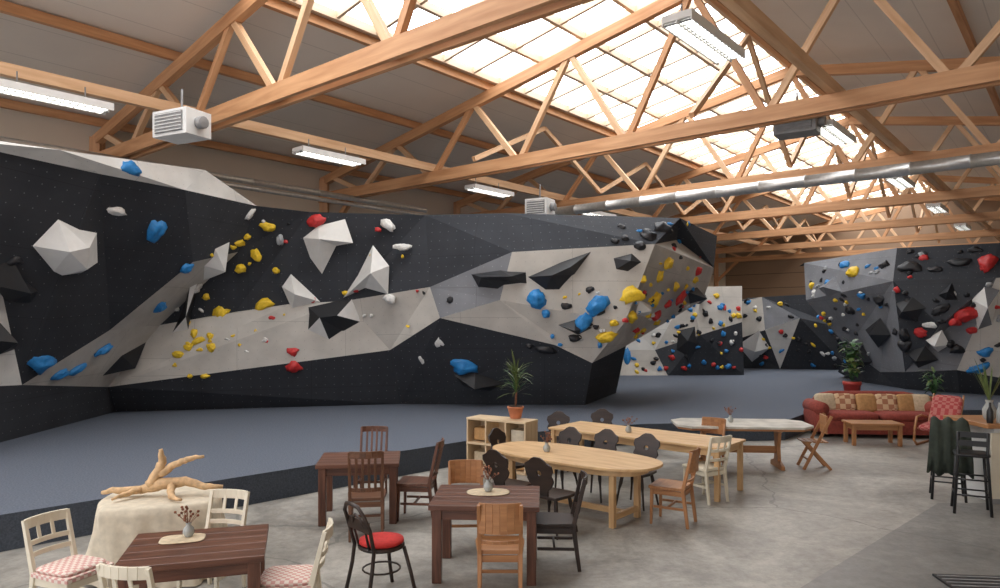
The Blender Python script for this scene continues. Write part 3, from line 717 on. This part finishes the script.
# sofa
b=MB(); W_=2.7
b.box((0,0,.22),(W_-.3,.85,.28),'sofar')
for sx in(-.62,.62): b.cushion((sx*.95,-.06,.44),(1.2,.78,.2),'sofar')
b.cushion((0,.34,.62),(W_-.35,.28,.62),'sofar',-.12)
for s in(-1,1):
    b.cushion((s*(W_/2-.14),-.02,.36),(.30,.88,.54),'sofar')
    b.tube([(s*(W_/2-.14),-.44,.6),(s*(W_/2-.14),.38,.6)],.15,'sofar',16)
    for yy in(-.35,.35): b.tube([(s*(W_/2-.2),yy,.1),(s*(W_/2-.2),yy,0)],.035,'wblack')
for i,(x,k) in enumerate(((-.95,'cush3'),(-.55,'cush1'),(-.1,'cush2'),(.32,'cush1'),(.75,'cush2'),(1.0,'cush3'))):
    b.cushion((x,.13,.68),(.46,.42,.16),k,1.25,.15*((-1)**i))
b.obj('sofa',(8.1,15.2,0),-.10,.0)
legtable('coffee_table',(7.5,14.1,0),1.0,.55,'worange',-.1,h=.45,leg=.07,th=.04)
b=MB()
for s in(-1,1):
    b.tube([(s*.3,.35,.02),(s*.3,-.3,.02),(s*.3,-.42,.12),(s*.3,-.38,.35),(s*.3,-.28,.56),(s*.3,-.05,.58),(s*.3,.2,.52)],.025,'worange')
    b.tube([(s*.27,-.3,.34),(s*.27,.15,.28),(s*.27,.42,.75),(s*.27,.5,.98)],.02,'worange')
b.cushion((0,-.06,.38),(.56,.62,.13),'armred',.1); b.cushion((0,.36,.66),(.56,.66,.13),'armred',1.2)
b.obj('lounge_armchair',(8.75,13.95,0),-.9)

# bar counter, stools, jacket
b=MB(); b.box((0,0,1.07),(2.6,.95,.06),'worange'); b.box((.08,.03,.52),(2.4,.75,1.03),'whitem')
for i in range(6): b.box((-1.0+.4*i,-.36,.52),(.36,.025,.9),'cream')
b.box((.05,-.32,.05),(2.42,.1,.1),'greym'); b.obj('bar_counter',(7.83,9.85,0),0,.01)
def stool(x,y,rz):
    b=MB()
    for sx in(-1,1):
        b.tube([(sx*.15,.14,.74),(sx*.2,.2,0)],.018,'black'); b.tube([(sx*.2,-.2,0),(sx*.16,-.15,.74),(sx*.16,-.2,1.06)],.018,'black')
    for z,r in((.25,.19),(.45,.18)):
        q=[(-r,-r,z),(r,-r,z),(r,r,z),(-r,r,z)]
        for i in range(4): b.tube([q[i],q[(i+1)%4]],.011,'black')
    b.cushion((0,0,.76),(.4,.38,.06),'black'); 
    for z in(.92,1.03): b.beam((-.17,-.19,z),(.17,-.19,z),.02,.07,'black')
    b.obj('bar_stool',(x,y,0),rz)
stool(6.14,9.12,-.5); stool(6.30,9.85,-.5)
b=MB(); n=14; vs=[]
prof=[(-.10,.38),(-.14,.6),(-.13,.98),(-.06,1.12),(0,1.14),(.06,1.11),(.10,.9),(.12,.65)]
for j,(yy,z) in enumerate(prof):
    for i in range(n):
        x=-.22+.44*i/(n-1); f=.035*math.sin(i*1.7+j*.6)*(1.17-z)*2.2
        vs.append((x*(1+.22*(1.1-z)),yy+f,z+.03*math.sin(i*1.3)))
b.add(vs,[(j*n+i,j*n+i+1,(j+1)*n+i+1,(j+1)*n+i) for j in range(len(prof)-1) for i in range(n-1)],'jacket',True)
o=b.obj('draped_jacket',(6.20,9.66,0),-.5); m=o.modifiers.new('s','SOLIDIFY'); m.thickness=.025
b=MB(); b.lathe([(.05,0),(.08,.05),(.085,.15),(.04,.24),(.05,.28)],(0,0,0),'glass')
for i in range(22):
    a=random.random()*6.28; b.leaf((0,0,.25),(math.cos(a)*.35,math.sin(a)*.35,1),random.uniform(.4,.7),.02,.5,'leaf2')
b.obj('vase_of_reeds',(6.85,9.8,1.10))
for i,(x,k) in enumerate(((6.65,'black'),(6.78,'glass'),(7.0,'terra'))):
    b=MB(); b.lathe([(.035,0),(.04,.01),(.04,.16),(.015,.22),(.014,.28)],(0,0,0),k,14); b.obj('bottle',(x,9.5,1.10))
def posy(x,y,z=.75,s=1):
    b=MB(); b.lathe([(.03*s,0),(.05*s,.03*s),(.045*s,.07*s),(.02*s,.10*s),(.026*s,.12*s)],(0,0,0),'glass',14)
    for i in range(16):
        a=random.random()*6.28; e=random.uniform(.6,1.4); d=Vector((math.cos(a)*math.cos(e),math.sin(a)*math.cos(e),math.sin(e)))
        q=Vector((0,0,.1*s)); r=q+d*random.uniform(.08,.18)*s
        b.tube([q,r],.002,'dried',4); b.cushion(r,(.022,.022,.022),'dried',pw=1)
    b.obj('flower_vase',(x,y,z))
posy(-2.50,5.62,.765,.9); posy(.62,9.3); posy(2.0,10.9); posy(3.95,12.0)
b=MB(); b.cushion((0,0,.0),(.44,.32,.012),'cush3',pw=.8)
b.obj('place_mat',(-.12,7.1,.757)); posy(-.12,7.1,.765,1)
b=MB(); b.cushion((0,0,0),(.34,.24,.012),'cush3',pw=.5); b.obj('place_mat',(-2.53,5.58,.757),.3)
b=MB(); b.box((0,0,.015),(1.1,.7,.02),'black')
for i in range(8): b.box((0,-.3+.085*i,.027),(1.06,.02,.006),'greym')
p=PZ(995,590,0); b.obj('doormat',(p.x+.15,p.y-.05,.0),-.1)

# ------------------------------------------------------------------ camera, world
cam=bpy.data.cameras.new('camera'); co=bpy.data.objects.new('camera',cam); bpy.context.scene.collection.objects.link(co)
co.location=(0,0,H); co.rotation_euler=(math.pi/2,0,0); cam.lens=25.2; cam.sensor_width=36; cam.shift_y=.026; cam.clip_end=200
bpy.context.scene.camera=co
w=bpy.data.worlds.new('sky'); bpy.context.scene.world=w; w.use_nodes=True
bg=w.node_tree.nodes['Background']; bg.inputs['Color'].default_value=(.95,.95,1,1); bg.inputs['Strength'].default_value=2.3
bpy.context.scene.view_settings.view_transform='Standard'
bpy.context.scene.view_settings.exposure=0.0
